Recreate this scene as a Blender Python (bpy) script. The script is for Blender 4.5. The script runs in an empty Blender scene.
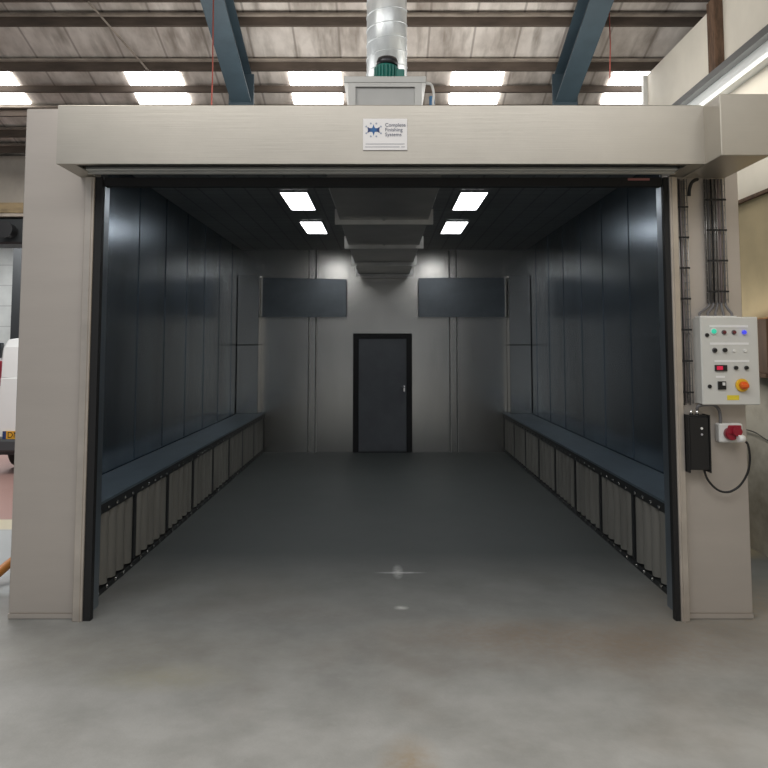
import bpy, math, random
from mathutils import Vector, Matrix
random.seed(7)
C = bpy.context.scene.collection
PI = math.pi

# ------------------------------------------------------------------ materials
def mat(name, col, rough=.6, metal=0., var=.0, vscale=(3, 3, 3), bump=0., bscale=(40, 40, 40), col2=None, emit=None, estr=0., spec=.5):
    m = bpy.data.materials.new(name); m.use_nodes = True
    nt = m.node_tree; N = nt.nodes; L = nt.links
    b = N['Principled BSDF']
    b.inputs['Base Color'].default_value = (*col, 1)
    b.inputs['Roughness'].default_value = rough
    b.inputs['Metallic'].default_value = metal
    b.inputs['Specular IOR Level'].default_value = spec
    if emit:
        b.inputs['Emission Color'].default_value = (*emit, 1)
        b.inputs['Emission Strength'].default_value = estr
    tc = N.new('ShaderNodeTexCoord')
    if var > 0:
        mp = N.new('ShaderNodeMapping'); mp.inputs['Scale'].default_value = vscale
        no = N.new('ShaderNodeTexNoise'); no.inputs['Scale'].default_value = 1; no.inputs['Detail'].default_value = 6
        no.inputs['Roughness'].default_value = .6
        L.new(tc.outputs['Object'], mp.inputs[0]); L.new(mp.outputs[0], no.inputs['Vector'])
        cr = N.new('ShaderNodeValToRGB')
        c2 = col2 or tuple(c * (1 - var) for c in col)
        cr.color_ramp.elements[0].position = .34; cr.color_ramp.elements[0].color = (*c2, 1)
        cr.color_ramp.elements[1].position = .64; cr.color_ramp.elements[1].color = (*[min(1, c * (1 + var * .25)) for c in col], 1)
        L.new(no.outputs['Fac'], cr.inputs[0]); L.new(cr.outputs[0], b.inputs['Base Color'])
    if bump > 0:
        mp2 = N.new('ShaderNodeMapping'); mp2.inputs['Scale'].default_value = bscale
        n2 = N.new('ShaderNodeTexNoise'); n2.inputs['Scale'].default_value = 1; n2.inputs['Detail'].default_value = 3
        bp = N.new('ShaderNodeBump'); bp.inputs['Strength'].default_value = bump; bp.inputs['Distance'].default_value = .02
        L.new(tc.outputs['Object'], mp2.inputs[0]); L.new(mp2.outputs[0], n2.inputs['Vector'])
        L.new(n2.outputs['Fac'], bp.inputs['Height']); L.new(bp.outputs[0], b.inputs['Normal'])
    return m

def mix_over(m, kind, fn):
    """let fn(nodes, links, texcoord) give a mask socket and a colour; lay that colour over the base colour"""
    nt = m.node_tree; N = nt.nodes; L = nt.links; b = N['Principled BSDF']
    tc = N.new('ShaderNodeTexCoord')
    mask, col = fn(N, L, tc)
    mx = N.new('ShaderNodeMix'); mx.data_type = 'RGBA'
    src = b.inputs['Base Color']
    if src.is_linked: L.new(src.links[0].from_socket, mx.inputs['A'])
    else: mx.inputs['A'].default_value = src.default_value
    mx.inputs['B'].default_value = (*col, 1)
    L.new(mask, mx.inputs['Factor']); L.new(mx.outputs['Result'], b.inputs['Base Color'])

def noise_mask(N, L, tc, scale, lo, hi, amt=1.):
    mp = N.new('ShaderNodeMapping'); mp.inputs['Scale'].default_value = scale
    no = N.new('ShaderNodeTexNoise'); no.inputs['Scale'].default_value = 1; no.inputs['Detail'].default_value = 5
    mr = N.new('ShaderNodeMapRange'); mr.inputs['From Min'].default_value = lo; mr.inputs['From Max'].default_value = hi
    mr.inputs['To Max'].default_value = amt
    L.new(tc.outputs['Object'], mp.inputs[0]); L.new(mp.outputs[0], no.inputs['Vector']); L.new(no.outputs['Fac'], mr.inputs['Value'])
    return mr.outputs[0]

def box_mask(N, L, tc, lo, hi, soft=.02, amt=1.):
    """1 inside an axis aligned box of object coordinates (paint areas, stains, painted-in shade)"""
    sp = N.new('ShaderNodeSeparateXYZ'); L.new(tc.outputs['Object'], sp.inputs[0])
    out = None
    for i in range(3):
        if lo[i] is None: continue
        for v, s in ((lo[i], 1), (hi[i], -1)):
            r = N.new('ShaderNodeMapRange')
            r.inputs['From Min'].default_value = v - soft if s > 0 else v + soft
            r.inputs['From Max'].default_value = v + soft if s > 0 else v - soft
            r.inputs['To Max'].default_value = 1
            L.new(sp.outputs[i], r.inputs['Value'])
            if out is None: out = r.outputs[0]
            else:
                k = N.new('ShaderNodeMath'); k.operation = 'MULTIPLY'
                L.new(out, k.inputs[0]); L.new(r.outputs[0], k.inputs[1]); out = k.outputs[0]
    k = N.new('ShaderNodeMath'); k.operation = 'MULTIPLY'; k.inputs[1].default_value = amt
    L.new(out, k.inputs[0]); return k.outputs[0]

M = {}
M['clad'] = mat('brushed_cladding', (.57, .52, .475), .5, .55, .05, (.8, 1.2, 5), .03, (4, 4, 160))
M['header'] = mat('header_sheet', (.50, .468, .415), .38, .75, .10, (.9, 1, 1.6), .03, (3, 3, 140))
M['guide'] = mat('guide_metal', (.66, .60, .54), .35, .7, .12, (3, 3, 5))
M['sidewall'] = mat('booth_side_steel', (.26, .32, .38), .25, 1., .3, (3, 1.1, .22), .03, (5, 8, 1))  # blue base tint stands in for surroundings reflected in the steel
M['joint'] = mat('joint_dark', (.22, .22, .215), .5, .5)
M['edge'] = mat('edge_steel', (.26, .31, .36), .3, .8, .2, (3, 3, 1))
M['rearwall'] = mat('booth_rear_steel', (.64, .63, .60), .25, 1., .16, (1.1, 1, .3), .03, (8, 8, 1))
M['ceil'] = mat('booth_ceiling_steel', (.27, .28, .285), .5, .6, .2, (1, 1, 1))
M['duct'] = mat('duct_steel', (.30, .30, .295), .35, .85, .2, (2, 2, 2))
M['flange'] = mat('flange_steel', (.58, .58, .56), .4, .6, .1, (4, 4, 4))
M['deflect'] = mat('deflector_steel', (.20, .225, .25), .33, .75, .2, (1, 1, 1.5))
M['benchtop'] = mat('bench_top_steel', (.20, .26, .31), .4, .7, .18, (3, 1, 1))
M['filter'] = mat('filter_media', (.24, .235, .215), .75, .2, .18, (6, 6, .8))
M['darkrail'] = mat('dark_rail', (.035, .038, .04), .5, .5)
M['clip'] = mat('shiny_clip', (.7, .7, .68), .2, 1.)
M['black'] = mat('black_rubber', (.008, .008, .009), .6)
M['blacksat'] = mat('black_paint', (.012, .012, .013), .4)
M['doorleaf'] = mat('door_grey', (.14, .15, .165), .55, .2, .15, (2, 2, 2))
M['chrome'] = mat('chrome', (.8, .8, .8), .2, 1.)
M['galv'] = mat('galvanised', (.82, .86, .88), .35, .55, .12, (9, 9, 5))
M['plenum'] = mat('plenum_grey', (.52, .52, .505), .5, .3, .1, (2, 2, 2))
M['plenum2'] = mat('plenum_panel', (.44, .44, .43), .5, .3, .1, (2, 2, 2))
M['green'] = mat('motor_green', (.01, .16, .13), .4)
M['cowl'] = mat('cowl_dark', (.05, .05, .055), .3, .7)
M['bluepaint'] = mat('rafter_blue', (.046, .074, .094), .5, .1, .25, (2, 2, 2))
M['purlin'] = mat('purlin_brown', (.10, .075, .058), .8, 0, .4, (2, 8, 8))
M['purlintop'] = mat('purlin_lip', (.35, .30, .25), .8, 0, .4, (4, 8, 8))
M['cream'] = mat('cream_wall', (.84, .79, .69), .75, 0, .10, (1.2, 1.2, 1.2))
M['sandwall'] = mat('sand_wall', (.62, .51, .32), .8, 0, .16, (1.5, 1.5, 1.5))
M['dirtywall'] = mat('dirty_plaster', (.62, .59, .52), .85, 0, .42, (1.6, 1.6, 2.2), col2=(.33, .29, .23))
M['rust'] = mat('rusty_post', (.16, .095, .06), .8, .1, .5, (20, 20, 6))
M['rail'] = mat('rail_grey', (.20, .20, .20), .5, .5)
M['railwhite'] = mat('rail_white', (.85, .88, .88), .4, .1)
M['wood'] = mat('brown_board', (.50, .23, .07), .7, 0, .5, (12, 12, 1.5))
M['wooddark'] = mat('dark_board', (.09, .05, .03), .75, 0, .4, (10, 10, 2))
M['panelgrey'] = mat('enclosure_grey', (.68, .68, .65), .45, 0, .03, (2, 2, 2))
M['white'] = mat('white_plastic', (.82, .82, .80), .45)
M['labelstrip'] = mat('label_strip', (.9, .9, .9), .5)
M['red'] = mat('red_plastic', (.30, .012, .03), .35)
M['dkred'] = mat('dark_red_lens', (.16, .03, .035), .3)
M['greenlamp'] = mat('green_lens', (.03, .42, .28), .3, emit=(.05, .7, .45), estr=.5)
M['bluelamp'] = mat('blue_lens', (.06, .08, .75), .3, emit=(.08, .08, .9), estr=.5)
M['display'] = mat('red_display', (.25, .01, .03), .3, emit=(.8, .02, .08), estr=.5)
M['yellow'] = mat('yellow_plate', (.85, .52, .03), .45)
M['orange'] = mat('orange_handle', (.85, .14, .015), .4)
M['yellowlabel'] = mat('yellow_label', (.85, .68, .05), .5)
M['cable'] = mat('black_cable', (.015, .015, .016), .5)
M['greycable'] = mat('grey_cable', (.17, .165, .17), .55)
M['mauvecable'] = mat('mauve_cable', (.26, .22, .225), .55)
M['wire'] = mat('basket_wire', (.40, .39, .38), .35, .8)
M['redcable'] = mat('red_cable', (.35, .08, .06), .6)
M['orangehose'] = mat('orange_hose', (.60, .22, .04), .5)
M['signwhite'] = mat('sign_white', (.84, .82, .82), .4)
M['navy'] = mat('logo_navy', (.02, .045, .16), .5)
M['blue'] = mat('logo_blue', (.02, .12, .33), .5)
M['logopale'] = mat('logo_pale', (.33, .38, .48), .5)
M['textgrey'] = mat('text_slate', (.13, .14, .20), .6)
M['palegrey'] = mat('pale_print', (.45, .45, .48), .6)
M['vanwhite'] = mat('van_white', (.82, .83, .82), .3, 0, .02)
M['glass'] = mat('van_glass', (.02, .025, .03), .1)
M['tyre'] = mat('tyre', (.015, .015, .015), .8)
M['bumper'] = mat('bumper_grey', (.06, .065, .07), .6)
M['plateyellow'] = mat('plate_yellow', (.78, .40, .03), .4)
M['block'] = mat('white_blockwork', (.62, .64, .62), .85, 0, .15, (2, 2, 2))
M['beige'] = mat('beige_sheet', (.40, .36, .31), .8, 0, .25, (2, 1, 1))
M['tan'] = mat('tan_beam', (.30, .22, .12), .75, 0, .4, (5, 5, 14))
M['bluevalve'] = mat('blue_valve', (.03, .16, .35), .4)
M['redlabel'] = mat('red_print', (.42, .17, .16), .6)
M['light'] = mat('light_panel', (1, 1, 1), .4, emit=(1, 1, 1), estr=10.5)
M['skylight'] = mat('skylight_sheet', (1, 1, 1), .5, emit=(1, .99, .97), estr=7.)

# roof sheet: old fibre-cement, seams every metre across, dirt streaks down the slope
M['roof'] = mat('roof_sheet', (.66, .61, .56), .9, 0, .40, (2.6, 1.2, 1), .1, (12, 3, 1), col2=(.42, .37, .33))
def seams(N, L, tc):
    mp = N.new('ShaderNodeMapping'); mp.inputs['Scale'].default_value = (1, 1, 1)
    br = N.new('ShaderNodeTexBrick'); br.inputs['Scale'].default_value = 1.0
    br.inputs['Brick Width'].default_value = .54; br.inputs['Row Height'].default_value = 40
    br.inputs['Mortar Size'].default_value = .018; br.offset = 0
    br.inputs['Mortar Smooth'].default_value = .6
    L.new(tc.outputs['Object'], mp.inputs[0]); L.new(mp.outputs[0], br.inputs['Vector'])
    k = N.new('ShaderNodeMath'); k.operation = 'MULTIPLY'; k.inputs[1].default_value = .55
    L.new(br.outputs['Fac'], k.inputs[0]); return k.outputs[0], (.16, .13, .11)
mix_over(M['roof'], '', seams)
mix_over(M['roof'], '', lambda N, L, tc: (noise_mask(N, L, tc, (6.5, 1.3, 1), .5, .72, .75), (.20, .165, .135)))

# floor: grey concrete with brown stains, white scuffs, painted bay on the left
M['floor'] = mat('concrete_floor', (.485, .48, .46), .6, 0, .18, (2.2, 2.2, 1), .08, (60, 60, 60), col2=(.37, .365, .345))
mix_over(M['floor'], '', lambda N, L, tc: (noise_mask(N, L, tc, (.9, .8, 1), .52, .72, .45), (.33, .27, .21)))
mix_over(M['floor'], '', lambda N, L, tc: (noise_mask(N, L, tc, (14, 18, 1), .58, .78, .22), (.56, .55, .53)))
mix_over(M['floor'], '', lambda N, L, tc: (box_mask(N, L, tc, (-4.4, .0, None), (4.4, 10.2, None), 1.65, .95), (.055, .066, .066)))  # dirty booth floor, darkened softly forward to paint in the light falloff
def spot(x, y, rx, ry, amt):
    def f(N, L, tc):
        mp = N.new('ShaderNodeMapping'); mp.inputs['Location'].default_value = (-x / rx, -y / ry, 0); mp.inputs['Scale'].default_value = (1 / rx, 1 / ry, 0)
        ln = N.new('ShaderNodeVectorMath'); ln.operation = 'LENGTH'
        no = N.new('ShaderNodeTexNoise'); no.inputs['Scale'].default_value = 22
        mr = N.new('ShaderNodeMapRange'); mr.inputs['From Min'].default_value = 1; mr.inputs['From Max'].default_value = .1; mr.inputs['To Max'].default_value = amt
        k = N.new('ShaderNodeMath'); k.operation = 'MULTIPLY'
        L.new(tc.outputs['Object'], mp.inputs[0]); L.new(mp.outputs[0], ln.inputs[0]); L.new(ln.outputs['Value'], mr.inputs['Value'])
        L.new(tc.outputs['Object'], no.inputs['Vector']); L.new(mr.outputs[0], k.inputs[0]); L.new(no.outputs['Fac'], k.inputs[1])
        return k.outputs[0], f.col
    return f
for x, y, rx, ry, amt, col in ((.13, 1.05, .22, .03, 1.6, (.7, .7, .7)), (.11, 1.08, .05, .22, 1.3, (.7, .7, .7)), (.12, .22, .06, .05, 1.6, (.7, .7, .68)),
                               (.75, -.25, .9, .35, .75, (.27, .20, .14)), (-1.2, -.9, .5, .22, .8, (.40, .37, .25)), (.11, -1.78, .16, .3, 1.0, (.38, .26, .13)), (.98, -2.12, .28, .2, 1.2, (.45, .29, .12)), (1.5, -.45, 1.3, .55, .8, (.30, .215, .145)), (-1.5, -.55, 1.4, .5, .5, (.30, .27, .21)), (2.6, .2, 1.2, .8, .8, (.30, .23, .15)), (-.6, .1, 1.0, .25, .6, (.2, .18, .16))):
    s = spot(x, y, rx, ry, amt); s.col = col
    mix_over(M['floor'], '', s)
mix_over(M['floor'], '', lambda N, L, tc: (box_mask(N, L, tc, (-12, 2.95, None), (-2.6, 9, None), .02, .85), (.40, .22, .19)))
mix_over(M['floor'], '', lambda N, L, tc: (box_mask(N, L, tc, (-12, 2.5, None), (-2.6, 2.95, None), .02, .9), (.62, .56, .40)))
mix_over(M['floor'], '', lambda N, L, tc: (box_mask(N, L, tc, (-12, .5, None), (-2.7, 2.5, None), .05, .7), (.50, .53, .54)))
mix_over(M['floor'], '', lambda N, L, tc: (box_mask(N, L, tc, (2.7, 1.55, None), (3.3, 6, None), .15, .7), (.42, .33, .17)))

# fine grid on the booth ceiling
def grid(N, L, tc):
    br = N.new('ShaderNodeTexBrick'); br.inputs['Scale'].default_value = 1; br.offset = 0
    br.inputs['Brick Width'].default_value = .25; br.inputs['Row Height'].default_value = .25; br.inputs['Mortar Size'].default_value = .012
    L.new(tc.outputs['Object'], br.inputs['Vector'])
    k = N.new('ShaderNodeMath'); k.operation = 'MULTIPLY'; k.inputs[1].default_value = .5
    L.new(br.outputs['Fac'], k.inputs[0]); return k.outputs[0], (.05, .05, .055)
mix_over(M['ceil'], '', grid)
# blockwork courses
def courses(N, L, tc):
    mp = N.new('ShaderNodeMapping'); mp.inputs['Rotation'].default_value = (PI / 2, 0, 0)
    br = N.new('ShaderNodeTexBrick'); br.inputs['Scale'].default_value = 1
    br.inputs['Brick Width'].default_value = .9; br.inputs['Row Height'].default_value = .45; br.inputs['Mortar Size'].default_value = .012
    L.new(tc.outputs['Object'], mp.inputs[0]); L.new(mp.outputs[0], br.inputs['Vector'])
    k = N.new('ShaderNodeMath'); k.operation = 'MULTIPLY'; k.inputs[1].default_value = .5
    L.new(br.outputs['Fac'], k.inputs[0]); return k.outputs[0], (.3, .3, .3)
mix_over(M['block'], '', courses)

# ------------------------------------------------------------------ mesh builder
class MB:
    def __init__(s): s.v = []; s.f = []; s.sm = []
    def add(s, vs, fs, smooth=False):
        o = len(s.v); s.v += [tuple(v) for v in vs]; s.f += [tuple(i + o for i in f) for f in fs]; s.sm += [smooth] * len(fs); return s
    def box(s, x0, x1, y0, y1, z0, z1, bev=0.):
        if bev <= 0:
            vs = [(x, y, z) for x in (x0, x1) for y in (y0, y1) for z in (z0, z1)]
            return s.add(vs, [(0, 1, 3, 2), (4, 6, 7, 5), (0, 4, 5, 1), (2, 3, 7, 6), (0, 2, 6, 4), (1, 5, 7, 3)])
        b = bev; vs = []; idx = {}
        X = (x0, x1); Y = (y0, y1); Z = (z0, z1)
        for i in (0, 1):
            for j in (0, 1):
                for k in (0, 1):
                    sx, sy, sz = (b if i == 0 else -b), (b if j == 0 else -b), (b if k == 0 else -b)
                    for a in range(3):
                        idx[i, j, k, a] = len(vs)
                        vs.append((X[i] + (0 if a == 0 else sx), Y[j] + (0 if a == 1 else sy), Z[k] + (0 if a == 2 else sz)))
        fs = []
        q = ((0, 0), (1, 0), (1, 1), (0, 1))
        for i in (0, 1):
            fs.append([idx[i, a, c, 0] for a, c in (q if i else q[::-1])])
            fs.append([idx[a, i, c, 1] for a, c in (q[::-1] if i else q)])
            fs.append([idx[a, c, i, 2] for a, c in (q if i else q[::-1])])
        for i in (0, 1):
            for j in (0, 1):
                fs.append((idx[i, j, 0, 0], idx[i, j, 1, 0], idx[i, j, 1, 1], idx[i, j, 0, 1]))
                fs.append((idx[i, 0, j, 0], idx[i, 1, j, 0], idx[i, 1, j, 2], idx[i, 0, j, 2]))
                fs.append((idx[0, i, j, 1], idx[1, i, j, 1], idx[1, i, j, 2], idx[0, i, j, 2]))
                for k in (0, 1): fs.append((idx[i, j, k, 0], idx[i, j, k, 1], idx[i, j, k, 2]))
        return s.add(vs, fs)
    def prism(s, pts, axis, a0, a1):
        """polygon pts extruded along an axis ('x': pts are (y,z); 'y': (x,z); 'z': (x,y))"""
        def P(p, a): return (a, p[0], p[1]) if axis == 'x' else (p[0], a, p[1]) if axis == 'y' else (p[0], p[1], a)
        n = len(pts); vs = [P(p, a0) for p in pts] + [P(p, a1) for p in pts]
        return s.add(vs, [tuple(range(n - 1, -1, -1)), tuple(range(n, 2 * n))] + [(i, (i + 1) % n, n + (i + 1) % n, n + i) for i in range(n)])
    def lathe(s, prof, c, axis='z', n=20, smooth=True):
        """prof: (radius, height) pairs about an axis through c"""
        vs = []
        for r, h in prof:
            for k in range(n):
                a = 2 * PI * k / n; u, w = r * math.cos(a), r * math.sin(a)
                vs.append((c[0] + u, c[1] + w, c[2] + h) if axis == 'z' else (c[0] + u, c[1] + h, c[2] + w) if axis == 'y' else (c[0] + h, c[1] + u, c[2] + w))
        fs = []
        for i in range(len(prof) - 1):
            for k in range(n): fs.append((i * n + k, i * n + (k + 1) % n, (i + 1) * n + (k + 1) % n, (i + 1) * n + k))
        s.add(vs, fs, smooth)
        o = len(s.v) - len(vs)
        s.f += [tuple(o + k for k in range(n - 1, -1, -1)), tuple(o + (len(prof) - 1) * n + k for k in range(n))]; s.sm += [False, False]
        return s
    def tube(s, path, r, n=8):
        P = [Vector(p) for p in path]; vs = []; up = Vector((.13, .31, .94))
        for i, p in enumerate(P):
            t = (P[min(i + 1, len(P) - 1)] - P[max(i - 1, 0)]).normalized()
            if abs(t.dot(up)) > .97: up = Vector((.9, .3, .1))
            u = t.cross(up).normalized(); w = t.cross(u).normalized()
            for k in range(n):
                a = 2 * PI * k / n; vs.append(p + u * (r * math.cos(a)) + w * (r * math.sin(a)))
        fs = [(i * n + k, i * n + (k + 1) % n, (i + 1) * n + (k + 1) % n, (i + 1) * n + k) for i in range(len(P) - 1) for k in range(n)]
        fs += [tuple(range(n - 1, -1, -1)), tuple((len(P) - 1) * n + k for k in range(n))]
        return s.add(vs, fs, True)
    def build(s, name, m, parent=None):
        off = Vector((0, 0, 0))
        if parent is not None: off = Vector(parent.location)
        me = bpy.data.meshes.new(name)
        me.from_pydata([Vector(v) - off for v in s.v] if parent is not None else s.v, [], s.f)
        me.polygons.foreach_set('use_smooth', s.sm)
        me.materials.append(m if not isinstance(m, str) else M[m]); me.update()
        import bmesh
        bm = bmesh.new(); bm.from_mesh(me); bmesh.ops.recalc_face_normals(bm, faces=bm.faces); bm.to_mesh(me); bm.free()
        o = bpy.data.objects.new(name, me); C.objects.link(o)
        if parent is not None: o.parent = root_of(parent) if False else parent
        return o

def sub(mb, name, m, part):
    """a sub-part: the part's own origin is its thing's, so offset by the thing"""
    th = part.parent
    off = Vector(th.location)
    me = bpy.data.meshes.new(name); me.from_pydata([Vector(v) - off for v in mb.v], [], mb.f)
    me.polygons.foreach_set('use_smooth', mb.sm); me.materials.append(M[m] if isinstance(m, str) else m); me.update()
    import bmesh
    bm = bmesh.new(); bm.from_mesh(me); bmesh.ops.recalc_face_normals(bm, faces=bm.faces); bm.to_mesh(me); bm.free()
    o = bpy.data.objects.new(name, me); C.objects.link(o); o.parent = part
    return o

def tag(o, label, cat, group=None, kind=None):
    o['label'] = label; o['category'] = cat
    if group: o['group'] = group
    if kind: o['kind'] = kind
    return o
def thing(name, loc, label, cat, group=None):
    o = bpy.data.objects.new(name, None); C.objects.link(o); o.location = loc; o.empty_display_size = .1
    return tag(o, label, cat, group)
def struct(name, mb, m, label=None, cat=None):
    o = mb.build(name, m); o['kind'] = 'structure'
    if label: o['label'] = label
    if cat: o['category'] = cat
    return o
def copy_tree(o, parent=None, dx=0.):
    c = o.copy(); C.objects.link(c); c.parent = parent
    for ch in list(o.children): copy_tree(ch, c)
    return c
def text_mesh(name, body, size, loc, m, parent, align='LEFT', rx=PI / 2, ex=.0006, yscale=1.):
    cu = bpy.data.curves.new(name, 'FONT'); cu.body = body; cu.size = size; cu.align_x = align; cu.extrude = ex; cu.space_line = yscale
    t = bpy.data.objects.new(name + '_src', cu); C.objects.link(t)
    bpy.context.view_layer.update()
    dg = bpy.context.evaluated_depsgraph_get()
    me = bpy.data.meshes.new_from_object(t.evaluated_get(dg)); bpy.data.objects.remove(t)
    me.transform(Matrix.Translation(Vector(loc)) @ Matrix.Rotation(rx, 4, 'X'))
    th = parent
    while th.parent: th = th.parent
    me.transform(Matrix.Translation(-Vector(th.location)))
    me.materials.clear(); me.materials.append(M[m])
    o = bpy.data.objects.new(name, me); C.objects.link(o); o.parent = parent
    return o
def arc(c, r, a0, a1, n=10, plane='xz'):
    out = []
    for i in range(n + 1):
        a = a0 + (a1 - a0) * i / n
        out.append((c[0] + r * math.cos(a), c[1], c[2] + r * math.sin(a)))
    return out
def smooth_path(pts, n=8):
    P = [Vector(p) for p in pts]; out = []
    for i in range(len(P) - 1):
        a = P[max(i - 1, 0)]; b = P[i]; c = P[i + 1]; d = P[min(i + 2, len(P) - 1)]
        for k in range(n):
            t = k / n
            out.append(.5 * ((2 * b) + (c - a) * t + (2 * a - 5 * b + 4 * c - d) * t * t + (3 * b - a - 3 * c + d) * t ** 3))
    out.append(P[-1]); return out

# ------------------------------------------------------------------ hall setting
# world: X right, Y away from the camera, Z up; booth front face at Y = 0, camera at Y = -5.25
DC = 5.25
def roof_z(y, off=0.): return 1.8 + 6.54 + off - .33 * (y + DC)
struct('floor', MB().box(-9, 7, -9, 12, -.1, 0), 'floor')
rb = MB(); ya, yb = -1.0, 8.6
rb.prism([(ya, roof_z(ya, .13)), (yb, roof_z(yb, .13)), (yb, roof_z(yb, .18)), (ya, roof_z(ya, .18))], 'x', -9, 6.5)
struct('ceiling', rb, 'roof')

# skylight sheets let into the roof between the two lower purlins
sx = [(-5.45, -4.78), (-3.31, -2.62), (-1.22, -.55), (.88, 1.53), (2.93, 3.6)]
for i, (a, b) in enumerate(sx):
    s_ = MB()
    for y0, y1 in ((4.20, 4.52), (4.53, 4.93)):
        s_.prism([(y0, roof_z(y0, .10)), (y1, roof_z(y1, .10)), (y1, roof_z(y1, .118)), (y0, roof_z(y0, .118))], 'x', a, b)
    struct('window_%d' % (i + 1), s_, 'skylight')

# purlins: Z-shaped brown rails under the sheets
def purlin(y, h, label, lip=True):
    t = thing('roof_purlin', (0, y, roof_z(y) - .0), label, 'beam', 'brown purlins under the roof sheets')
    z = roof_z(y)
    MB().box(-9, 6.5, y - .02, y + .03, z - .01, z + h - .002).build('web', 'purlin', t)
    if lip: MB().box(-9, 6.5, y - .075, y - .02, z + h - .03, z + h - .004).build('lip', 'purlintop', t)
    return t
purlin(2.98, .12, 'highest brown roof purlin, right at the top edge of the photo')
purlin(3.35, .12, 'brown roof purlin next below the topmost one, well above the skylights')
purlin(4.11, .125, 'brown roof purlin running along the upper edge of the bright skylights')
purlin(4.52, .075, 'thin dark roof purlin cutting across the middle of the bright skylights', False)
purlin(5.02, .12, 'roof purlin at the lower edge of the skylights, just above the booth header')
purlin(5.5, .12, 'dark roof purlin seen beside the booth, left of the left front panel')
purlin(6.0 - .12, .11, 'lowest roof purlin, resting above the beige wall behind the van')

# blue rafters
def rafter(xc, label):
    w = .125; y0, y1 = 1.2, 4.15
    t = thing('roof_rafter', (xc, y1, roof_z(y1, -.4)), label, 'beam', 'blue steel rafters')
    def slab(o0, o1, xa, xb): return MB().prism([(y0, roof_z(y0, o0)), (y1, roof_z(y1, o0)), (y1, roof_z(y1, o1)), (y0, roof_z(y0, o1))], 'x', xa, xb)
    slab(-.40, -.375, xc - w, xc + w).build('lower_flange', 'bluepaint', t)
    slab(-.375, -.035, xc - .012, xc + .012).build('web', 'bluepaint', t)
    slab(-.035, -.012, xc - w, xc + w).build('upper_flange', 'bluepaint', t)
    MB().box(xc - w - .03, xc + w + .03, y1 - .02, y1 + .03, roof_z(y1, -.62), roof_z(y1, -.03)).build('end_plate', 'bluepaint', t)
    return t
rafter(-1.785, 'blue painted steel rafter left of the round galvanised duct')
rafter(2.265, 'blue painted steel rafter right of the round galvanised duct')

# right-hand hall wall, with its upper lining, ledge and lower plaster
XW = 3.3
wr = MB().box(XW, XW + .2, -7, 4.15, 3.15, 5.2)
struct('wall_right', wr, 'cream')
struct('wall_right_lower', MB().box(XW, XW + .2, -7, 6, 1.55, 3.12), 'sandwall')
struct('wall_right_base', MB().box(XW, XW + .2, -7, 6, 0, 1.55), 'dirtywall')
struct('trim_1', MB().box(XW - .03, XW + .2, -7, 6, 3.12, 3.15), 'rust')
struct('trim_2', MB().box(XW - .05, XW + .25, 4.15, 4.22, 3.15, 5.2), 'panelgrey')
t = thing('wall_post', (XW - .02, 2.08, 4.48), 'rusty brown vertical post on the upper cream wall', 'post')
MB().box(XW - .05, XW, 2.0, 2.06, 4.48, 5.2).build('channel', 'rust', t)
MB().box(XW - .09, XW - .05, 2.0, 2.16, 4.48, 5.2).build('flange', 'rust', t)
t = thing('wall_rail', (XW - .06, 0, 4.25), 'grey and white horizontal rail running along the cream wall towards the booth roof', 'rail')
MB().box(XW - .13, XW - .001, -6, 4.1, 4.39, 4.46).build('top_flange', 'rail', t)
MB().box(XW - .05, XW - .001, -6, 4.1, 4.24, 4.39).build('web', 'railwhite', t)
MB().box(XW - .10, XW - .001, -6, 4.1, 4.215, 4.24).build('bottom_flange', 'railwhite', t)
# slatted timber rack on that wall
t = thing('board_rack', (XW - .12, 1.3, 1.58), 'bundle of orange-brown boards standing on a bracket on the wall behind the control panel', 'boards')
MB().box(XW - .26, XW, .9, 1.62, 1.555, 1.585).build('bracket', 'wooddark', t)
xx = XW - .012
for k in range(6):
    h = .43 + .06 * random.random(); w = .026 + .012 * random.random(); e = .05 * random.random()
    MB().box(xx - w, xx - .003, .94 + e, 1.58 - e, 1.586, 1.586 + h, .004).build('board', 'wooddark' if k in (2, 5) else 'wood', t); xx -= w
ck = smooth_path([(XW - .02, 2.3, 1.12), (XW - .03, 1.9, 1.06), (XW - .03, 1.6, 1.05), (XW - .02, 1.2, .98), (XW - .02, .4, 1.0)])
tag(MB().tube(ck, .005).build('wall_cable', 'cable'), 'thin black cable slung along the dirty wall behind the booth', 'cable')

# back of the hall on the left: sheeted wall over an opening, blockwork beyond
YB = 6.1
struct('wall_back', MB().box(-9, -2.75, YB, YB + .15, 3.93, 4.66), 'beige')
t = thing('opening_beam', (-5.6, YB - .05, 3.72), 'tan timber beam with pale lower edge over the opening behind the van', 'beam')
MB().box(-9, -2.75, YB - .12, YB + .1, 3.78, 3.93).build('timber', 'tan', t)
MB().box(-9, -2.75, YB - .14, YB + .1, 3.72, 3.765).build('pale_edge', 'purlintop', t)
t = thing('roller_door_drum', (-5.6, YB + .3, 3.5), 'dark roller door box under the tan beam', 'door housing')
MB().box(-9, -2.75, YB - .08, YB + .45, 3.32, 3.719, .03).build('casing', 'darkrail', t)
MB().lathe([(.12, 0), (.12, .02), (.1, .02), (.1, .2), (.05, .2), (.05, .25)], (-5.5, YB - .335, 3.5), 'y', 16).build('gearbox', 'blacksat', t)
t = thing('steel_column', (-7.55, 10.7, 0), 'dark steel column standing far behind the white van', 'column')
MB().box(-7.70, -7.42, 10.60, 10.63, 0, 4.2).build('flange', 'darkrail', t)
MB().box(-7.57, -7.55, 10.63, 10.87, 0, 4.2).build('web', 'darkrail', t)
MB().box(-7.70, -7.42, 10.87, 10.90, 0, 4.2).build('flange', 'darkrail', t)
struct('wall_far', MB().box(-9, -2.75, 11.6, 11.8, 0, 4.2), 'block')

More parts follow.
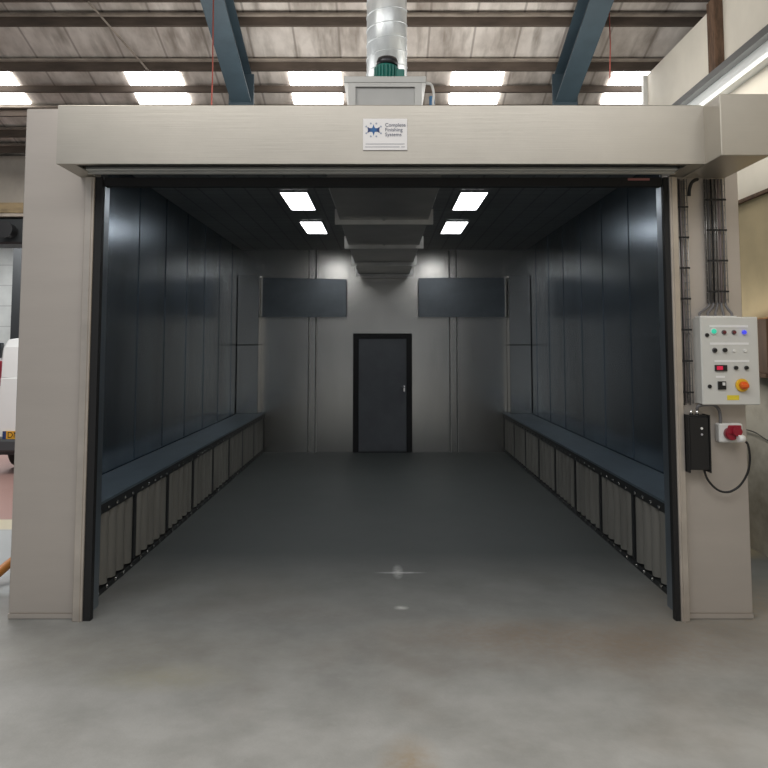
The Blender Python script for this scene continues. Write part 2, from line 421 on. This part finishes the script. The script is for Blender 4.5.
# ------------------------------------------------------------------ white van seen past the left front panel
VX, VY = -4.69, 5.8
van = thing('van', (VX, VY, 0), 'white van parked behind the booth, its rear just showing at left edge', 'van')
L_, W_ = 4.4, .9
YV1 = VY + L_
prof = [(VY + .02, .38), (VY, .75), (VY + .02, 1.35), (VY + .05, 1.80), (VY + .13, 1.91), (VY + .5, 1.94), (VY + 2.6, 1.94), (VY + 3.0, 1.86), (VY + 3.6, 1.22), (VY + 4.25, 1.02), (VY + 4.38, .8), (VY + 4.4, .38)]
def widths(z): return W_ - max(0, (z - 1.1)) * .13
vb = MB(); n = len(prof)
vs = []
for sx_, ins in ((-1, .04), (-1, 0), (1, 0), (1, .04)):
    for (y, z) in prof:
        yc, zc = VY + 2.1, 1.1
        k = 1 - ins * .6
        w = widths(z) - (ins if True else 0)
        yy_, zz_ = (y, z) if ins else (yc + (y - yc) * .985, zc + (z - zc) * .97)
        if not ins: w = widths(z)
        vs.append((VX + sx_ * w, yy_ if ins else yy_, zz_))
# rings: outer left (inset profile) -> full profile near centre -> ...
rings = [vs[n:2 * n], vs[0:n], vs[3 * n:4 * n], vs[2 * n:3 * n]]
allv = [v for r in rings for v in r]
fs = [tuple(range(n - 1, -1, -1)), tuple(3 * n + i for i in range(n))]
for r in range(3):
    for i in range(n): fs.append((r * n + i, r * n + (i + 1) % n, (r + 1) * n + (i + 1) % n, (r + 1) * n + i))
vb.add(allv, fs); vb.build('body', 'vanwhite', van)
for s in (-1, 1):
    d = MB(); xa, xb = (VX - W_ + .11, VX - .012) if s < 0 else (VX + .012, VX + W_ - .11)
    d.box(xa, xb, VY - .016, VY + .02, .52, 1.36, .01)
    dd = d.build('rear_door', 'vanwhite', van)
    q = MB(); q.prism([(VY + .004, 1.37), (VY + .032, 1.80), (VY + .09, 1.80), (VY + .06, 1.37)], 'x', xa + .012, xb - .004)
    sub(q, 'upper_skin', 'vanwhite', dd)
    r_ = MB().prism([(VY - .008, 1.18), (VY - .004, 1.36), (VY + .022, 1.74), (VY + .05, 1.74), (VY + .03, 1.18)], 'x', xa + .10, xb - .08); sub(r_, 'pressed_panel', 'vanwhite', dd)
    MB().box(VX + s * (W_ - .055) - .045, VX + s * (W_ - .055) + .03, VY + .0, VY + .12, 1.64, 1.86, .012).build('upper_lamp', 'glass', van)
    MB().box(VX + s * (W_ - .055) - .05, VX + s * (W_ - .055) + .05, VY - .02, VY + .06, 1.24, 1.60, .012).build('tail_light', 'red', van)
MB().box(VX - W_ + .01, VX + W_ - .01, VY - .09, VY + .1, .32, .5, .03).build('bumper', 'bumper', van)
pl = MB().box(VX - .72, VX - .20, VY - .03, VY - .016, .50, .61).build('number_plate', 'plateyellow', van)
sub(MB().box(VX - .72, VX - .67, VY - .033, VY - .0305, .50, .61), 'blue_band', 'navy', pl)
text_mesh('lettering', 'DN', .115, (VX - .655, VY - .032, .518), 'black', pl)
for s in (-1, 1):
    for y in (VY + .75, VY + 3.45):
        w_ = MB().lathe([(.2, -.1), (.3, -.1), (.32, -.06), (.32, .06), (.3, .1), (.2, .1)], (VX + s * (W_ - .12), y, .32), 'x', 24).build('wheel', 'tyre', van)
        sub(MB().lathe([(.19, -.108), (.19, .108)], (VX + s * (W_ - .12), y, .32), 'x', 18), 'hub', 'flange', w_)
MB().box(VX - W_ + .02, VX + W_ - .02, VY + .1, VY + 4.2, .26, .42).build('underbody', 'bumper', van)

# orange hose lying by the left front panel
hp = smooth_path([(-3.6, -.1, .036), (-3.2, .25, .036), (-2.98, .6, .05), (-2.9, .85, .13), (-2.82, 1.05, .20), (-2.7, 1.3, .16), (-2.64, 1.7, .036), (-2.66, 2.3, .036)])
tag(MB().tube(hp, .035, 10).build('hose', 'orangehose'), 'orange-brown hose lying on the floor beside the left front panel', 'hose')

# ------------------------------------------------------------------ spray booth shell
booth = thing('spray_booth', (0, 0, 0), 'large walk-in metal finishing booth with open front and steel inner walls given a blue reflected tint', 'spray booth')
Z1 = 3.46; ZC = 3.5; YR = 8.13; XI = 2.5
def front_panel(xa, xb):
    m = MB(); m.box(xa, xb, 0, .24, .035, Z1, .006); m.box(xa, xb, -.004, .2, .004, .035)
    return m.build('front_panel', 'clad', booth)
front_panel(-2.495, -2.05)
front_panel(2.012, 2.452)
for s in (-1, 1):
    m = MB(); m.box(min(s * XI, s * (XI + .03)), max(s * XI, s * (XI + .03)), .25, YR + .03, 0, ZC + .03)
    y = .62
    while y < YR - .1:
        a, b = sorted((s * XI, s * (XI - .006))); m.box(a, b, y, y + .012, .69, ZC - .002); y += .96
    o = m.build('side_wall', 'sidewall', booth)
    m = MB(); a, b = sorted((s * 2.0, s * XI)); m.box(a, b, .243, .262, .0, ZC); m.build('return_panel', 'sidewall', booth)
    a, b = sorted((s * 1.985 - .008, s * 2.0 - .008)); MB().box(a, b, .16, .262, 0, 2.95).build('edge_trim', 'edge', booth)
m = MB()
for a, b in ((-XI, -.535), (.485, XI)): m.box(a, b, YR, YR + .03, 0, ZC)
m.box(-.535, .485, YR, YR + .03, 2.03, ZC)
for x in (-.62, .57, -2.13, 2.11): m.box(x - .012, x + .012, YR - .014, YR, 0, ZC)
for x in (-1.25, 1.20): m.box(x - .055, x + .055, YR - .008, YR, 0, ZC)
m.box(-XI, XI, YR - .008, YR, 3.06, 3.072)
m.build('rear_wall', 'rearwall', booth)
for x in (-1.312, -1.188, 1.138, 1.262):
    MB().box(x - .009, x + .009, YR - .016, YR - .0085, 0, ZC - .01).build('wall_joint', 'joint', booth)
    MB().box(x + .010, x + .022, YR - .020, YR - .0085, 0, ZC - .01).build('joint_strip', 'flange', booth)
MB().box(-XI - .03, XI + .03, .25, YR + .03, ZC, ZC + .03).build('roof_panel', 'ceil', booth)
# personnel door in the rear wall
fr = MB(); fr.box(-.535, -.44, YR - .04, YR + .028, 0, 2.035); fr.box(.39, .485, YR - .04, YR + .028, 0, 2.035); fr.box(-.44, .39, YR - .04, YR + .028, 1.945, 2.035)
fr.box(-.5, .45, YR + .022, YR + .03, 0, 2.0); fr.build('door_frame', 'black', booth)
dl = MB().box(-.4375, .3875, YR - .025, YR + .02, .011, 1.9425, .003).build('door', 'doorleaf', booth); dl['label'] = 'plain dark grey personnel door'
hb = MB(); hb.box(.335, .365, YR - .032, YR - .0255, 1.03, 1.14, .003); hb.tube([(.35, YR - .03, 1.11), (.35, YR - .07, 1.11), (.28, YR - .07, 1.11)], .009)
sub(hb, 'door_handle', 'chrome', dl)
MB().box(-.535, .485, YR - .06, YR + .028, 0, .01).build('threshold', 'darkrail', booth)

# ------------------------------------------------------------------ roller shutter header with its guides
rs = thing('roller_shutter', (0, -.2, 2.97), 'long brushed steel roller shutter casing across the top of the booth front', 'roller shutter')
m = MB(); m.prism([(-.4, 2.972), (-.4, 3.352), (-.394, 3.358), (-.002, 3.358), (-.002, 3.345), (-.386, 3.345), (-.386, 2.985), (-.36, 2.985), (-.36, 2.972)], 'x', -2.1, 2.05)
m.box(-2.103, -2.1, -.4, -.002, 2.972, 3.358)
m.box(-2.0995, -1.99, -.385, -.002, 2.973, 2.98); m.box(1.96, 2.0495, -.385, -.002, 2.973, 2.98)
m.build('casing', 'header', rs)
MB().box(-1.98, 1.955, -.355, -.20, 2.998, 3.02).build('slot_liner', 'black', rs)
bb = MB(); bb.box(-2.0, 1.965, -.20, -.055, 2.978, 3.0, .006); bb.box(-2.0, 1.965, -.14, -.12, 2.966, 2.98)
b_ = bb.build('bottom_bar', 'flange', rs)
sub(MB().box(1.68, 1.83, -.0312, -.0302, 2.944, 2.960), 'printed_label', 'redlabel', b_)
MB().box(-1.925, 1.912, -.03, .03, 2.905, 2.965).build('top_seal', 'black', rs)
m = MB(); m.box(2.06, 2.362, -.64, -.0005, 2.966, 3.35, .004); m.box(2.05, 2.0605, -.401, -.002, 2.972, 3.352)
eb = m.build('motor_cover', 'header', rs); eb['label'] = 'square motor cover at the right end'
for s, xa, xb, xc, xd in ((-1, -2.05, -1.985, -1.9845, -1.936), (1, 1.955, 2.011, 1.922, 1.9545)):
    g = MB(); g.box(xa, xb, -.055, -.003, 0, 2.965, .004); xm = xb - .02 if s < 0 else xa + .02
    g.box(xm - .004, xm + .004, -.063, -.055, 0, 2.965); g.build('guide_rail', 'guide', rs)
    MB().box(xc, xd, -.04, .012, 0, 2.965).build('rubber_seal', 'black', rs)

# sign on the casing
sg = thing('company_sign', (0, -.4, 3.16), 'small white company sign with blue star logo on the shutter casing', 'sign')
MB().box(-.135, .15, -.409, -.401, 3.058, 3.265, .002).build('plate', 'signwhite', sg)
cx, cz = -.067, 3.19
lg = MB(); yl = -.4095
lg.prism([(cx - .017, cz), (cx - .006, cz + .018), (cx, cz + .036), (cx + .006, cz + .018), (cx + .017, cz), (cx + .006, cz - .018), (cx, cz - .038), (cx - .006, cz - .018)], 'y', yl - .0016, yl)
lg.prism([(cx - .028, cz - .012), (cx - .028, cz + .012), (cx + .028, cz + .012), (cx + .028, cz - .012)], 'y', yl - .0012, yl)
lg.build('logo', 'blue', sg)
for q in (-1, 1):
    MB().prism([(cx + q * .018, cz), (cx + q * .026, cz + .012), (cx + q * .040, cz + .020), (cx + q * .036, cz), (cx + q * .040, cz - .020), (cx + q * .026, cz - .012)], 'y', yl - .002, yl).build('logo_figure', 'navy', sg)
for ux, uz in ((.018, .042), (.047, .022)):
    for q in (-1, 1):
        for w in (-1, 1): MB().lathe([(.0058, 0), (.0058, .0012)], (cx + q * ux, yl - .0012, cz + w * uz), 'y', 10, False).build('logo_dot', 'logopale', sg)
text_mesh('lettering', 'Complete\nFinishing\nSystems', .033, (.006, -.4105, 3.212), 'textgrey', sg, yscale=.95)
sl = MB(); sl.box(-.118, .132, -.4105, -.4095, 3.096, 3.101); sl.box(-.122, .100, -.4105, -.4095, 3.077, 3.082); sl.box(.11, .134, -.4105, -.4095, 3.077, 3.082)
sl.build('small_print', 'palegrey', sg)

# ------------------------------------------------------------------ extraction benches with pleated filters
def bench(s, label):
    t = thing('extraction_bench', (s * 2.28, 4.2, 0), label, 'filter bench', 'filter benches along the booth sides')
    xf = 2.075; ys, ye = .29, 8.1; ht = .655
    def X(a, b): return tuple(sorted((s * a, s * b)))
    a, b = X(xf - .02, XI - .014)
    MB().box(a, b, ys, ye, ht, ht + .02).build('bench_top', 'benchtop', t)
    a, b = X(xf - .012, xf + .03); MB().box(a, b, ys, ye, ht - .075, ht - .001).build('top_rail', 'darkrail', t)
    MB().box(a, b, ys, ye, .0, .04).build('bottom_rail', 'darkrail', t)
    w = (ye - ys) / 8
    for k in range(9):
        y = ys + k * w; y0 = max(ys, y - .03); y1 = min(ye, y + .03)
        a, b = X(xf - .006, xf + .03)
        MB().box(a, b, y0, y1, .055, ht - .075).build('frame_post', 'darkrail', t)
    for k in range(8):
        y0 = ys + k * w + .031; y1 = ys + (k + 1) * w - .031
        npl = 5; pw = (y1 - y0) / npl; fm = MB()
        for j in range(npl):
            yc_ = y0 + pw * (j + .5); vs = []; n_ = 10
            for i in range(n_ + 1):
                a = PI * i / n_
                x_ = xf + .058 - .074 * math.sin(a) ** .7; y_ = yc_ - math.cos(a) * pw * .36
                vs += [(s * x_, y_, .056), (s * x_, y_, ht - .076)]
            fm.add(vs, [(2 * i, 2 * i + 2, 2 * i + 3, 2 * i + 1) for i in range(n_)], True)
        fp = fm.build('filter_panel', 'filter', t)
        bk = MB(); a_, b_2 = X(xf + .059, xf + .066); bk.box(a_, b_2, y0, y1, .056, ht - .076); sub(bk, 'shade_backing', 'blacksat', fp)  # black sheet added so the gaps between pleats read as shaded
        for j in range(npl):
            y = y0 + (y1 - y0) * (j + .5) / npl
            for z in (ht - .045, .03):
                c0 = MB(); a, b = X(xf - .026, xf - .0125)
                c0.box(a, b, y - .016, y + .016, z - .010, z + .010, .003); sub(c0, 'clip', 'clip', fp)
    return t
bench(-1, 'low filter bench with pleated panels along the left booth wall')
bench(1, 'low filter bench with pleated panels along the right booth wall')

# corner risers above the bench ends
for s, nm in ((-1, 'left'), (1, 'right')):
    t = thing('corner_riser', (s * 2.3, 7.95, .68), 'narrow grey metal riser box standing on the far end of the %s filter bench' % nm, 'duct', 'riser ducts in the far corners')
    a, b = sorted((s * 2.13, s * 2.4925))
    MB().box(a, b, 7.80, 8.11, .677, 1.83, .005).build('lower_panel', 'rearwall', t)
    MB().box(a, b, 7.80, 8.11, 1.84, 3.03, .005).build('upper_panel', 'rearwall', t)
    MB().box(a + .01, b - .01, 7.81, 8.11, 1.828, 1.842).build('joint', 'darkrail', t)
# dark deflector boxes high on the rear wall
for (xa, xb, nm) in ((-2.112, -.65, 'left'), (.60, 2.095, 'right')):
    t = thing('deflector_box', ((xa + xb) / 2, 8.0, 2.33), 'dark blue-grey metal deflector high on the rear wall, %s of the door' % nm, 'deflector', 'deflectors on the rear wall')
    ya_ = 7.99
    m = MB(); m.prism([(xa, 2.325), (xb, 2.325), (xb, 2.97 if nm == 'left' else 3.0), (xa, 3.0 if nm == 'left' else 2.99)], 'y', ya_, 8.0)
    m.build('face_sheet', 'deflect', t)
    e = MB(); e.box(xa, xb, ya_ - .004, 8.105, 2.318, 2.326); e.box(xa, xb, 8.0, 8.105, 2.95, 2.958)
    e.build('edge_fold', 'deflect', t)
    xo = xa if nm == 'left' else xb
    MB().box(xo - .012, xo + .012, ya_ - .008, 8.105, 2.32, 3.0).build('end_fold', 'flange', t)

# ceiling duct with flanged joints
t = thing('ceiling_duct', (0, 4.2, 3.0), 'long square metal duct with flanged joints along the booth ceiling', 'duct')
jo = [.3, 1.95, 3.73, 5.63, 7.35, 8.1]
for i in range(5):
    y0, y1 = jo[i], jo[i + 1]
    m = MB(); m.box(-.42, .42, y0 + .001, y1 - .001, 3.0, 3.498, .004); m.box(-.012, .012, y0 + .016, y1 - .016, 2.988, 3.0)
    m.build('duct_section', 'duct', t)
for y in jo[1:5]:
    m = MB(); m.box(-.465, .465, y - .015, y + .015, 2.955, 2.999); m.box(-.465, -.421, y - .015, y + .015, 2.999, 3.10); m.box(.421, .465, y - .015, y + .015, 2.999, 3.10)
    m.build('flange', 'flange', t)

# booth ceiling lights
lspots = [(-.985, 2.98, 4.07, 'near', 'left'), (-.985, 4.95, 6.04, 'far', 'left'), (.985, 2.98, 4.07, 'near', 'right'), (.985, 4.95, 6.04, 'far', 'right')]
lp = thing('ceiling_light', (0, 0, 3.5), '', 'light')
f = MB(); hw, hl = .165, .56
f.box(-hw, hw, -hl, -hl + .02, 3.47, 3.498); f.box(-hw, hw, hl - .02, hl, 3.47, 3.498); f.box(-hw, -hw + .02, -hl + .02, hl - .02, 3.47, 3.498); f.box(hw - .02, hw, -hl + .02, hl - .02, 3.47, 3.498)
f.build('frame', 'ceil', lp)
MB().box(-hw + .02, hw - .02, -hl + .02, hl - .02, 3.478, 3.49).build('diffuser', 'light', lp)
for i, (x, y0, y1, nf, lr) in enumerate(lspots):
    o = lp if i == 0 else copy_tree(lp)
    o.location = (x, (y0 + y1) / 2, 3.5)
    tag(o, '%s bright rectangular ceiling light on the %s of the booth duct' % ('nearer' if nf == 'near' else 'farther', lr), 'light', 'lit ceiling panels in the booth')

# ------------------------------------------------------------------ on the booth roof: plenum, motor, spiral duct
pb = thing('fan_plenum', (0, 2.0, 3.53), 'grey square fan plenum box standing on the booth roof', 'plenum')
MB().box(-.325, .345, 1.62, 2.55, 3.532, 4.2).build('casing', 'plenum', pb)
MB().box(-.365, .385, 1.58, 2.59, 4.2, 4.262, .006).build('top_flange', 'plenum', pb)
m = MB(); m.box(-.325, -.26, 1.585, 1.62, 3.532, 4.2); m.box(.28, .345, 1.585, 1.62, 3.532, 4.2); m.box(-.26, .28, 1.585, 1.62, 4.165, 4.2)
m.build('front_frame', 'plenum', pb)
MB().box(-.26, .28, 1.612, 1.619, 3.532, 4.165).build('front_sheet', 'plenum2', pb)
mo = thing('fan_motor', (.03, 1.74, 4.262), 'green electric motor with dark fan cowl on top of the plenum', 'motor')
m = MB(); m.lathe([(.115, 0), (.115, .015), (.1, .015), (.1, .14), (.09, .15)], (.02, 1.74, 4.263), 'z', 24)
for k in range(20):
    a = 2 * PI * k / 20; m.box(.02 + .108 * math.cos(a) - .005, .02 + .108 * math.cos(a) + .005, 1.74 + .108 * math.sin(a) - .005, 1.74 + .108 * math.sin(a) + .005, 4.28, 4.395)
m.build('motor_body', 'green', mo)
m = MB(); m.lathe([(.1, 0), (.1, .04), (.088, .07), (.05, .085), (.02, .088)], (.03, 1.74, 4.414), 'z', 24); m.build('fan_cowl', 'cowl', mo)
MB().box(.11, .19, 1.66, 1.76, 4.27, 4.36, .008).build('terminal_box', 'green', mo)
MB().box(-.10, .19, 1.62, 1.70, 4.263, 4.275).build('base_plate', 'green', mo)
sd = thing('spiral_duct', (.028, 2.2, 4.27), 'round galvanised spiral duct rising from the plenum to the roof', 'duct')
m = MB(); R = .2; xc, yc = .028, 2.2
m.lathe([(R, 0), (R, 1.62)], (xc, yc, 4.264), 'z', 48); pipe = m.build('pipe', 'galv', sd)
hx = MB(); pts = []
turns = 11; N_ = 32
for i in range(turns * N_ + 1):
    a = 2 * PI * i / N_; pts.append((xc + (R + .001) * math.cos(a), yc + (R + .001) * math.sin(a), 4.28 + 1.58 * i / (turns * N_)))
hx.tube(pts, .005, 6); sub(hx, 'spiral_seam', 'galv', pipe)
MB().lathe([(.23, 0), (.23, .012), (.205, .012), (.205, .05)], (xc, yc, 4.2625), 'z', 40).build('collar', 'galv', sd)
vl = thing('air_valve', (.46, 1.75, 3.53), 'small blue valve with pale hose beside the plenum', 'valve')
MB().box(.42, .47, 1.7, 1.75, 4.02, 4.12, .008).build('valve_body', 'bluevalve', vl)
MB().tube(smooth_path([(.445, 1.72, 3.534), (.47, 1.72, 3.7), (.49, 1.71, 3.9), (.455, 1.70, 4.04), (.46, 1.70, 4.13), (.44, 1.7, 4.22), (.39, 1.7, 4.24)]), .012).build('hose', 'white', vl)

# wires hanging from the roof
rd = [( -3.26, 2.95, roof_z(2.95, -.04)), (-2.93, 4.06, roof_z(4.06, -.04))]
tag(MB().tube(rd, .012).build('tie_rod', 'purlintop'), 'thin diagonal tie rod under the roof sheets at the left', 'rod')
for x, y, za, zb, lb in ((-1.755, 2.4, 5.36, 3.75, 'thin red cable hanging in front of the left blue rafter'), (2.54, 3.15, 5.6, 4.80, 'thin red cable hanging beside the right blue rafter')):
    tag(MB().tube([(x, y, za), (x + .005, y, (za + zb) / 2), (x - .01, y, zb)], .007).build('hanging_cable', 'redcable'), lb, 'cable')

# ------------------------------------------------------------------ electrics on the right front panel
YF = -.0005
cp = thing('control_panel', (2.24, -.12, 1.42), 'pale grey electrical control panel with coloured lamps on the right front panel', 'control panel')
xa, xb, za, zb, yf = 2.105, 2.488, 1.418, 2.0, -.135
MB().box(xa + .004, xb - .004, yf + .03, YF, za + .006, zb - .006).build('enclosure', 'panelgrey', cp)
dr = MB().box(xa, xb, yf, yf + .029, za, zb, .006).build('door', 'panelgrey', cp)
PX0, PX1, PY0, PY1 = 700, 758, 317, 405
def pxz(px, py): return xa + (px - PX0) / (PX1 - PX0) * (xb - xa), zb - (py - PY0) / (PY1 - PY0) * (zb - za)
def knob(px, py, r, m, nm, d=.02, ring=None):
    x, z = pxz(px, py)
    k = MB()
    k.lathe([(r, 0), (r, -d * .7), (r * .8, -d)], (x, yf - .001, z), 'y', 18)
    o = sub(k, nm, m, dr)
    if ring:
        k = MB(); k.lathe([(r * 1.45, 0), (r * 1.4, -.006)], (x, yf - .0005, z), 'y', 18); sub(k, 'bezel', ring, dr)
    return o
knob(713, 331.5, .016, 'greenlamp', 'green_lamp', .02, 'white')
knob(723.5, 332.5, .011, 'dkred', 'red_lamp', .018, 'greycable')
knob(733.5, 332.5, .011, 'dkred', 'red_lamp', .018, 'greycable')
knob(743.5, 332.5, .014, 'bluelamp', 'blue_lamp', .02)
knob(713.5, 350.5, .012, 'blacksat', 'selector_switch', .022, 'greycable')
knob(723.5, 350.3, .014, 'blacksat', 'selector_switch', .022)
knob(733, 351, .011, 'white', 'blank_plug', .008); knob(744, 351, .011, 'white', 'blank_plug', .008)
knob(734, 368, .013, 'blacksat', 'push_button', .02); knob(744.5, 368, .013, 'blacksat', 'push_button', .02)
knob(706.3, 335.3, .013, 'blacksat', 'door_lock', .01); knob(707.3, 386.5, .013, 'blacksat', 'door_lock', .01)
def plate(p0, p1, m, nm, d=.004, y=0):
    (x0, z1), (x1, z0) = pxz(*p0), pxz(*p1)
    return sub(MB().box(x0, x1, yf - d + y, yf - .0006 + y, z0, z1), nm, m, dr)
for p0, p1 in (((709, 325.3), (748, 327.6)), ((709, 342.8), (748, 345)), ((713, 360.3), (748, 362.4)), ((714, 376), (723, 378))): plate(p0, p1, 'labelstrip', 'label_strip', .002)
plate((713, 365.2), (725, 371.2), 'blacksat', 'display_bezel', .012)
plate((714.5, 366.2), (720.5, 370), 'display', 'display', .0135)
plate((715.5, 381.5), (723.3, 389.5), 'blacksat', 'main_switch', .012)
plate((719.5, 382.5), (722, 385.5), 'white', 'switch_key', .02)
plate((724.5, 395.3), (736.5, 400), 'yellowlabel', 'warning_label', .002)
x, z = pxz(739.5, 385.3)
iso = sub(MB().lathe([(.043, 0), (.043, -.012), (.04, -.016)], (x, yf - .0006, z), 'y', 28), 'isolator_plate', 'yellow', dr)
hk = MB(); hk.lathe([(.026, -.017), (.026, -.04), (.022, -.045)], (x + .002, yf, z), 'y', 22); hk.box(x - .022, x + .024, yf - .062, yf - .04, z - .014, z + .010, .004)
sub(hk, 'isolator_handle', 'orange', dr)
m = MB(); m.box(2.115, 2.36, -.11, -.02, 1.996, 2.008); m.build('gland_plate', 'white', cp)

# wire basket trays with cables
def tray(x0, x1, z0, z1, label, cables, grp='wire cable trays'):
    t = thing('cable_tray', ((x0 + x1) / 2, -.03, z0), label, 'cable tray', grp)
    m = MB(); nw = 4
    for i in range(nw):
        x = x0 + .003 + (x1 - x0 - .006) * i / (nw - 1)
        m.tube([(x, -.012, z0), (x, -.012, z1)], .003, 6)
    for x in (x0, x1): m.tube([(x, -.045, z0), (x, -.045, z1)], .0032, 6)
    z = z0 + .02
    while z < z1:
        m.tube([(x0, -.047, z), (x0, -.009, z), (x1, -.009, z), (x1, -.047, z)], .0028, 6); z += .05
    m.build('basket', 'wire', t)
    for cx_, r, mm in cables: MB().tube([(cx_, -.016 - r, z0 - .01), (cx_ + .003, -.017 - r, (z0 + z1) / 2), (cx_, -.016 - r, z1)], r, 8).build('cable', mm, t)
    z = z0 + .07
    while z < z1:
        MB().box(x0 - .003, x1 + .003, -.056, -.05, z, z + .012).build('cable_tie', 'black', t); z += .21
    return t
tray(2.016, 2.078, 1.42, 2.955, 'wire tray of cables next to the right shutter guide', [(2.025, .007, 'cable'), (2.040, .0045, 'mauvecable'), (2.068, .005, 'greycable')])
tray(2.205, 2.262, 2.10, 2.955, 'left wire tray of the pair above the control panel', [(2.212, .006, 'cable'), (2.228, .0045, 'greycable'), (2.253, .0065, 'cable')])
tray(2.278, 2.338, 2.10, 2.955, 'right wire tray of the pair above the control panel', [(2.288, .008, 'mauvecable'), (2.304, .0065, 'mauvecable'), (2.328, .006, 'greycable')])
for (xt, xe), lb in zip(((2.212, 2.13), (2.24, 2.185), (2.268, 2.235), (2.296, 2.29), (2.326, 2.345)), ('first', 'second', 'middle', 'fourth', 'fifth')):
    p = smooth_path([(xt, -.03, 2.10), (xt, -.032, 2.08), ((xt + xe) / 2, -.05, 2.05), (xe, -.07, 2.026), (xe, -.075, 2.0085)], 5)
    tag(MB().tube(p, .009).build('conduit', 'greycable'), '%s from left of the grey cables fanning out onto the control panel top' % lb, 'cable', 'cables fanning out of the trays')
el = smooth_path([(2.085, -.065, 2.83), (2.09, -.065, 2.88), (2.105, -.065, 2.92), (2.13, -.06, 2.94), (2.155, -.04, 2.95)], 5)
tag(MB().tube(el, .012).build('cable', 'cable'), 'short black cable bending up under the shutter casing beside the guide', 'cable')

# black drive box
bx = thing('drive_box', (2.09, -.05, .985), 'black ribbed drive box mounted below the control panel', 'drive unit')
m = MB(); m.box(2.024, 2.152, -.105, YF, .99, 1.335, .004); m.build('housing', 'blacksat', bx)
m = MB()
for x in (2.015, 2.153): m.box(x, x + .008, -.11, YF, .972, 1.35)
m.box(2.024, 2.153, -.09, YF, 1.336, 1.345); m.build('side_plate', 'black', bx)
MB().lathe([(.009, 0), (.008, -.004)], (2.105, -.1055, 1.262), 'y', 12).build('lamp', 'white', bx)
MB().lathe([(.008, 0), (.007, -.004)], (2.105, -.1055, 1.222), 'y', 12).build('button', 'palegrey', bx)
for x in (2.06, 2.10): MB().lathe([(.012, 0), (.012, .02), (.008, .035)], (x, -.05, 1.345), 'z', 12).build('cable_gland', 'chrome', bx)
# socket with plug
so = thing('power_socket', (2.31, -.04, 1.16), 'small white power socket box with red cover under the control panel', 'socket')
MB().box(2.235, 2.395, -.07, YF, 1.165, 1.29, .008).build('box', 'white', so)
m = MB(); m.lathe([(.042, -.0), (.042, -.03), (.037, -.05)], (2.305, -.071, 1.225), 'y', 24); m.build('socket_body', 'red', so)
m = MB(); m.box(2.27, 2.36, -.13, -.118, 1.225, 1.285, .006); m.lathe([(.03, -.12), (.03, -.15)], (2.325, 0, 1.245), 'y', 18); m.build('lid', 'red', so)
m = MB(); m.lathe([(.024, 0), (.024, .035), (.012, .05)], (2.325, -.145, 1.20), 'x', 16); m.build('plug', 'white', so)
cpth = smooth_path([(2.375, -.15, 1.18), (2.392, -.145, 1.15), (2.41, -.12, 1.06), (2.40, -.1, .97), (2.355, -.08, .885), (2.285, -.07, .842), (2.215, -.06, .855), (2.155, -.055, .92), (2.135, -.05, .985)], 8)
tag(MB().tube(cpth, .0075).build('power_cable', 'cable'), 'black power cable looping down from the red socket to the black drive box', 'cable')
cpth = smooth_path([(2.10, -.05, 1.383), (2.105, -.06, 1.405), (2.15, -.06, 1.415), (2.21, -.06, 1.413), (2.245, -.055, 1.38), (2.255, -.05, 1.33), (2.256, -.045, 1.291)], 6)
tag(MB().tube(cpth, .011).build('supply_cable', 'greycable'), 'grey cable arching from the black drive box to the socket', 'cable')
# ------------------------------------------------------------------ light and camera
W = bpy.data.worlds.new('World'); bpy.context.scene.world = W; W.use_nodes = True
bg = W.node_tree.nodes['Background']; bg.inputs[0].default_value = (.93, .96, 1.0, 1); bg.inputs[1].default_value = .24
def area(name, loc, rot, sx_, sy_, e, col=(1, 1, 1)):
    l = bpy.data.lights.new(name, 'AREA'); l.shape = 'RECTANGLE'; l.size = sx_; l.size_y = sy_; l.energy = e; l.color = col
    o = bpy.data.objects.new(name, l); C.objects.link(o); o.location = loc; o.rotation_euler = rot; return o
area('hall_skylight_lamp', (0, -6.3, 6.6), (math.radians(14), 0, 0), 10, 3.5, 390, (1, .985, .96))
area('roof_fill', (0, 2.6, 3.75), (PI, 0, 0), 5, 1.6, 70, (1, .97, .93))  # added fill shining up at the roof sheets, no real fitting
area('passage_skylight_lamp', (2.93, 2.2, 4.3), (0, 0, 0), .6, 4.5, 26, (1, .95, .86))
area('bay_fill', (-4.6, 3.4, 4.4), (0, 0, 0), 2.6, 3.0, 130, (1, .98, .95))  # added fill to brighten the van and the left back wall
area('passage_fill', (2.62, 1.5, 1.9), (0, math.radians(-72), 0), .4, 2.4, 7.5, (1, .95, .86))  # unseen fill added behind the front panel to light the lower right wall
area('yard_fill', (-7.2, 9.2, 4.0), (0, 0, 0), 2.5, 2.5, 170)  # added fill to lift the far blockwork wall
area('wall_fill', (-2.5, -1.5, 5.6), (0, math.radians(-80), 0), 1.5, 4, 75, (1, .96, .88))  # added fill aimed sideways at the cream wall, no such fitting

cam = bpy.data.cameras.new('camera'); co = bpy.data.objects.new('camera', cam); C.objects.link(co)
cam.sensor_width = 36; cam.sensor_fit = 'HORIZONTAL'; cam.lens = 36.0
cam.shift_x = 0; cam.shift_y = -96 / 768
co.location = (0, -DC, 1.8); co.rotation_euler = (PI / 2 + math.atan(59 / 768), 0, 0)
cam.clip_start = .05; cam.clip_end = 100
bpy.context.scene.camera = co
sc = bpy.context.scene
sc.view_settings.view_transform = 'Standard'; sc.view_settings.look = 'None'; sc.view_settings.exposure = 0
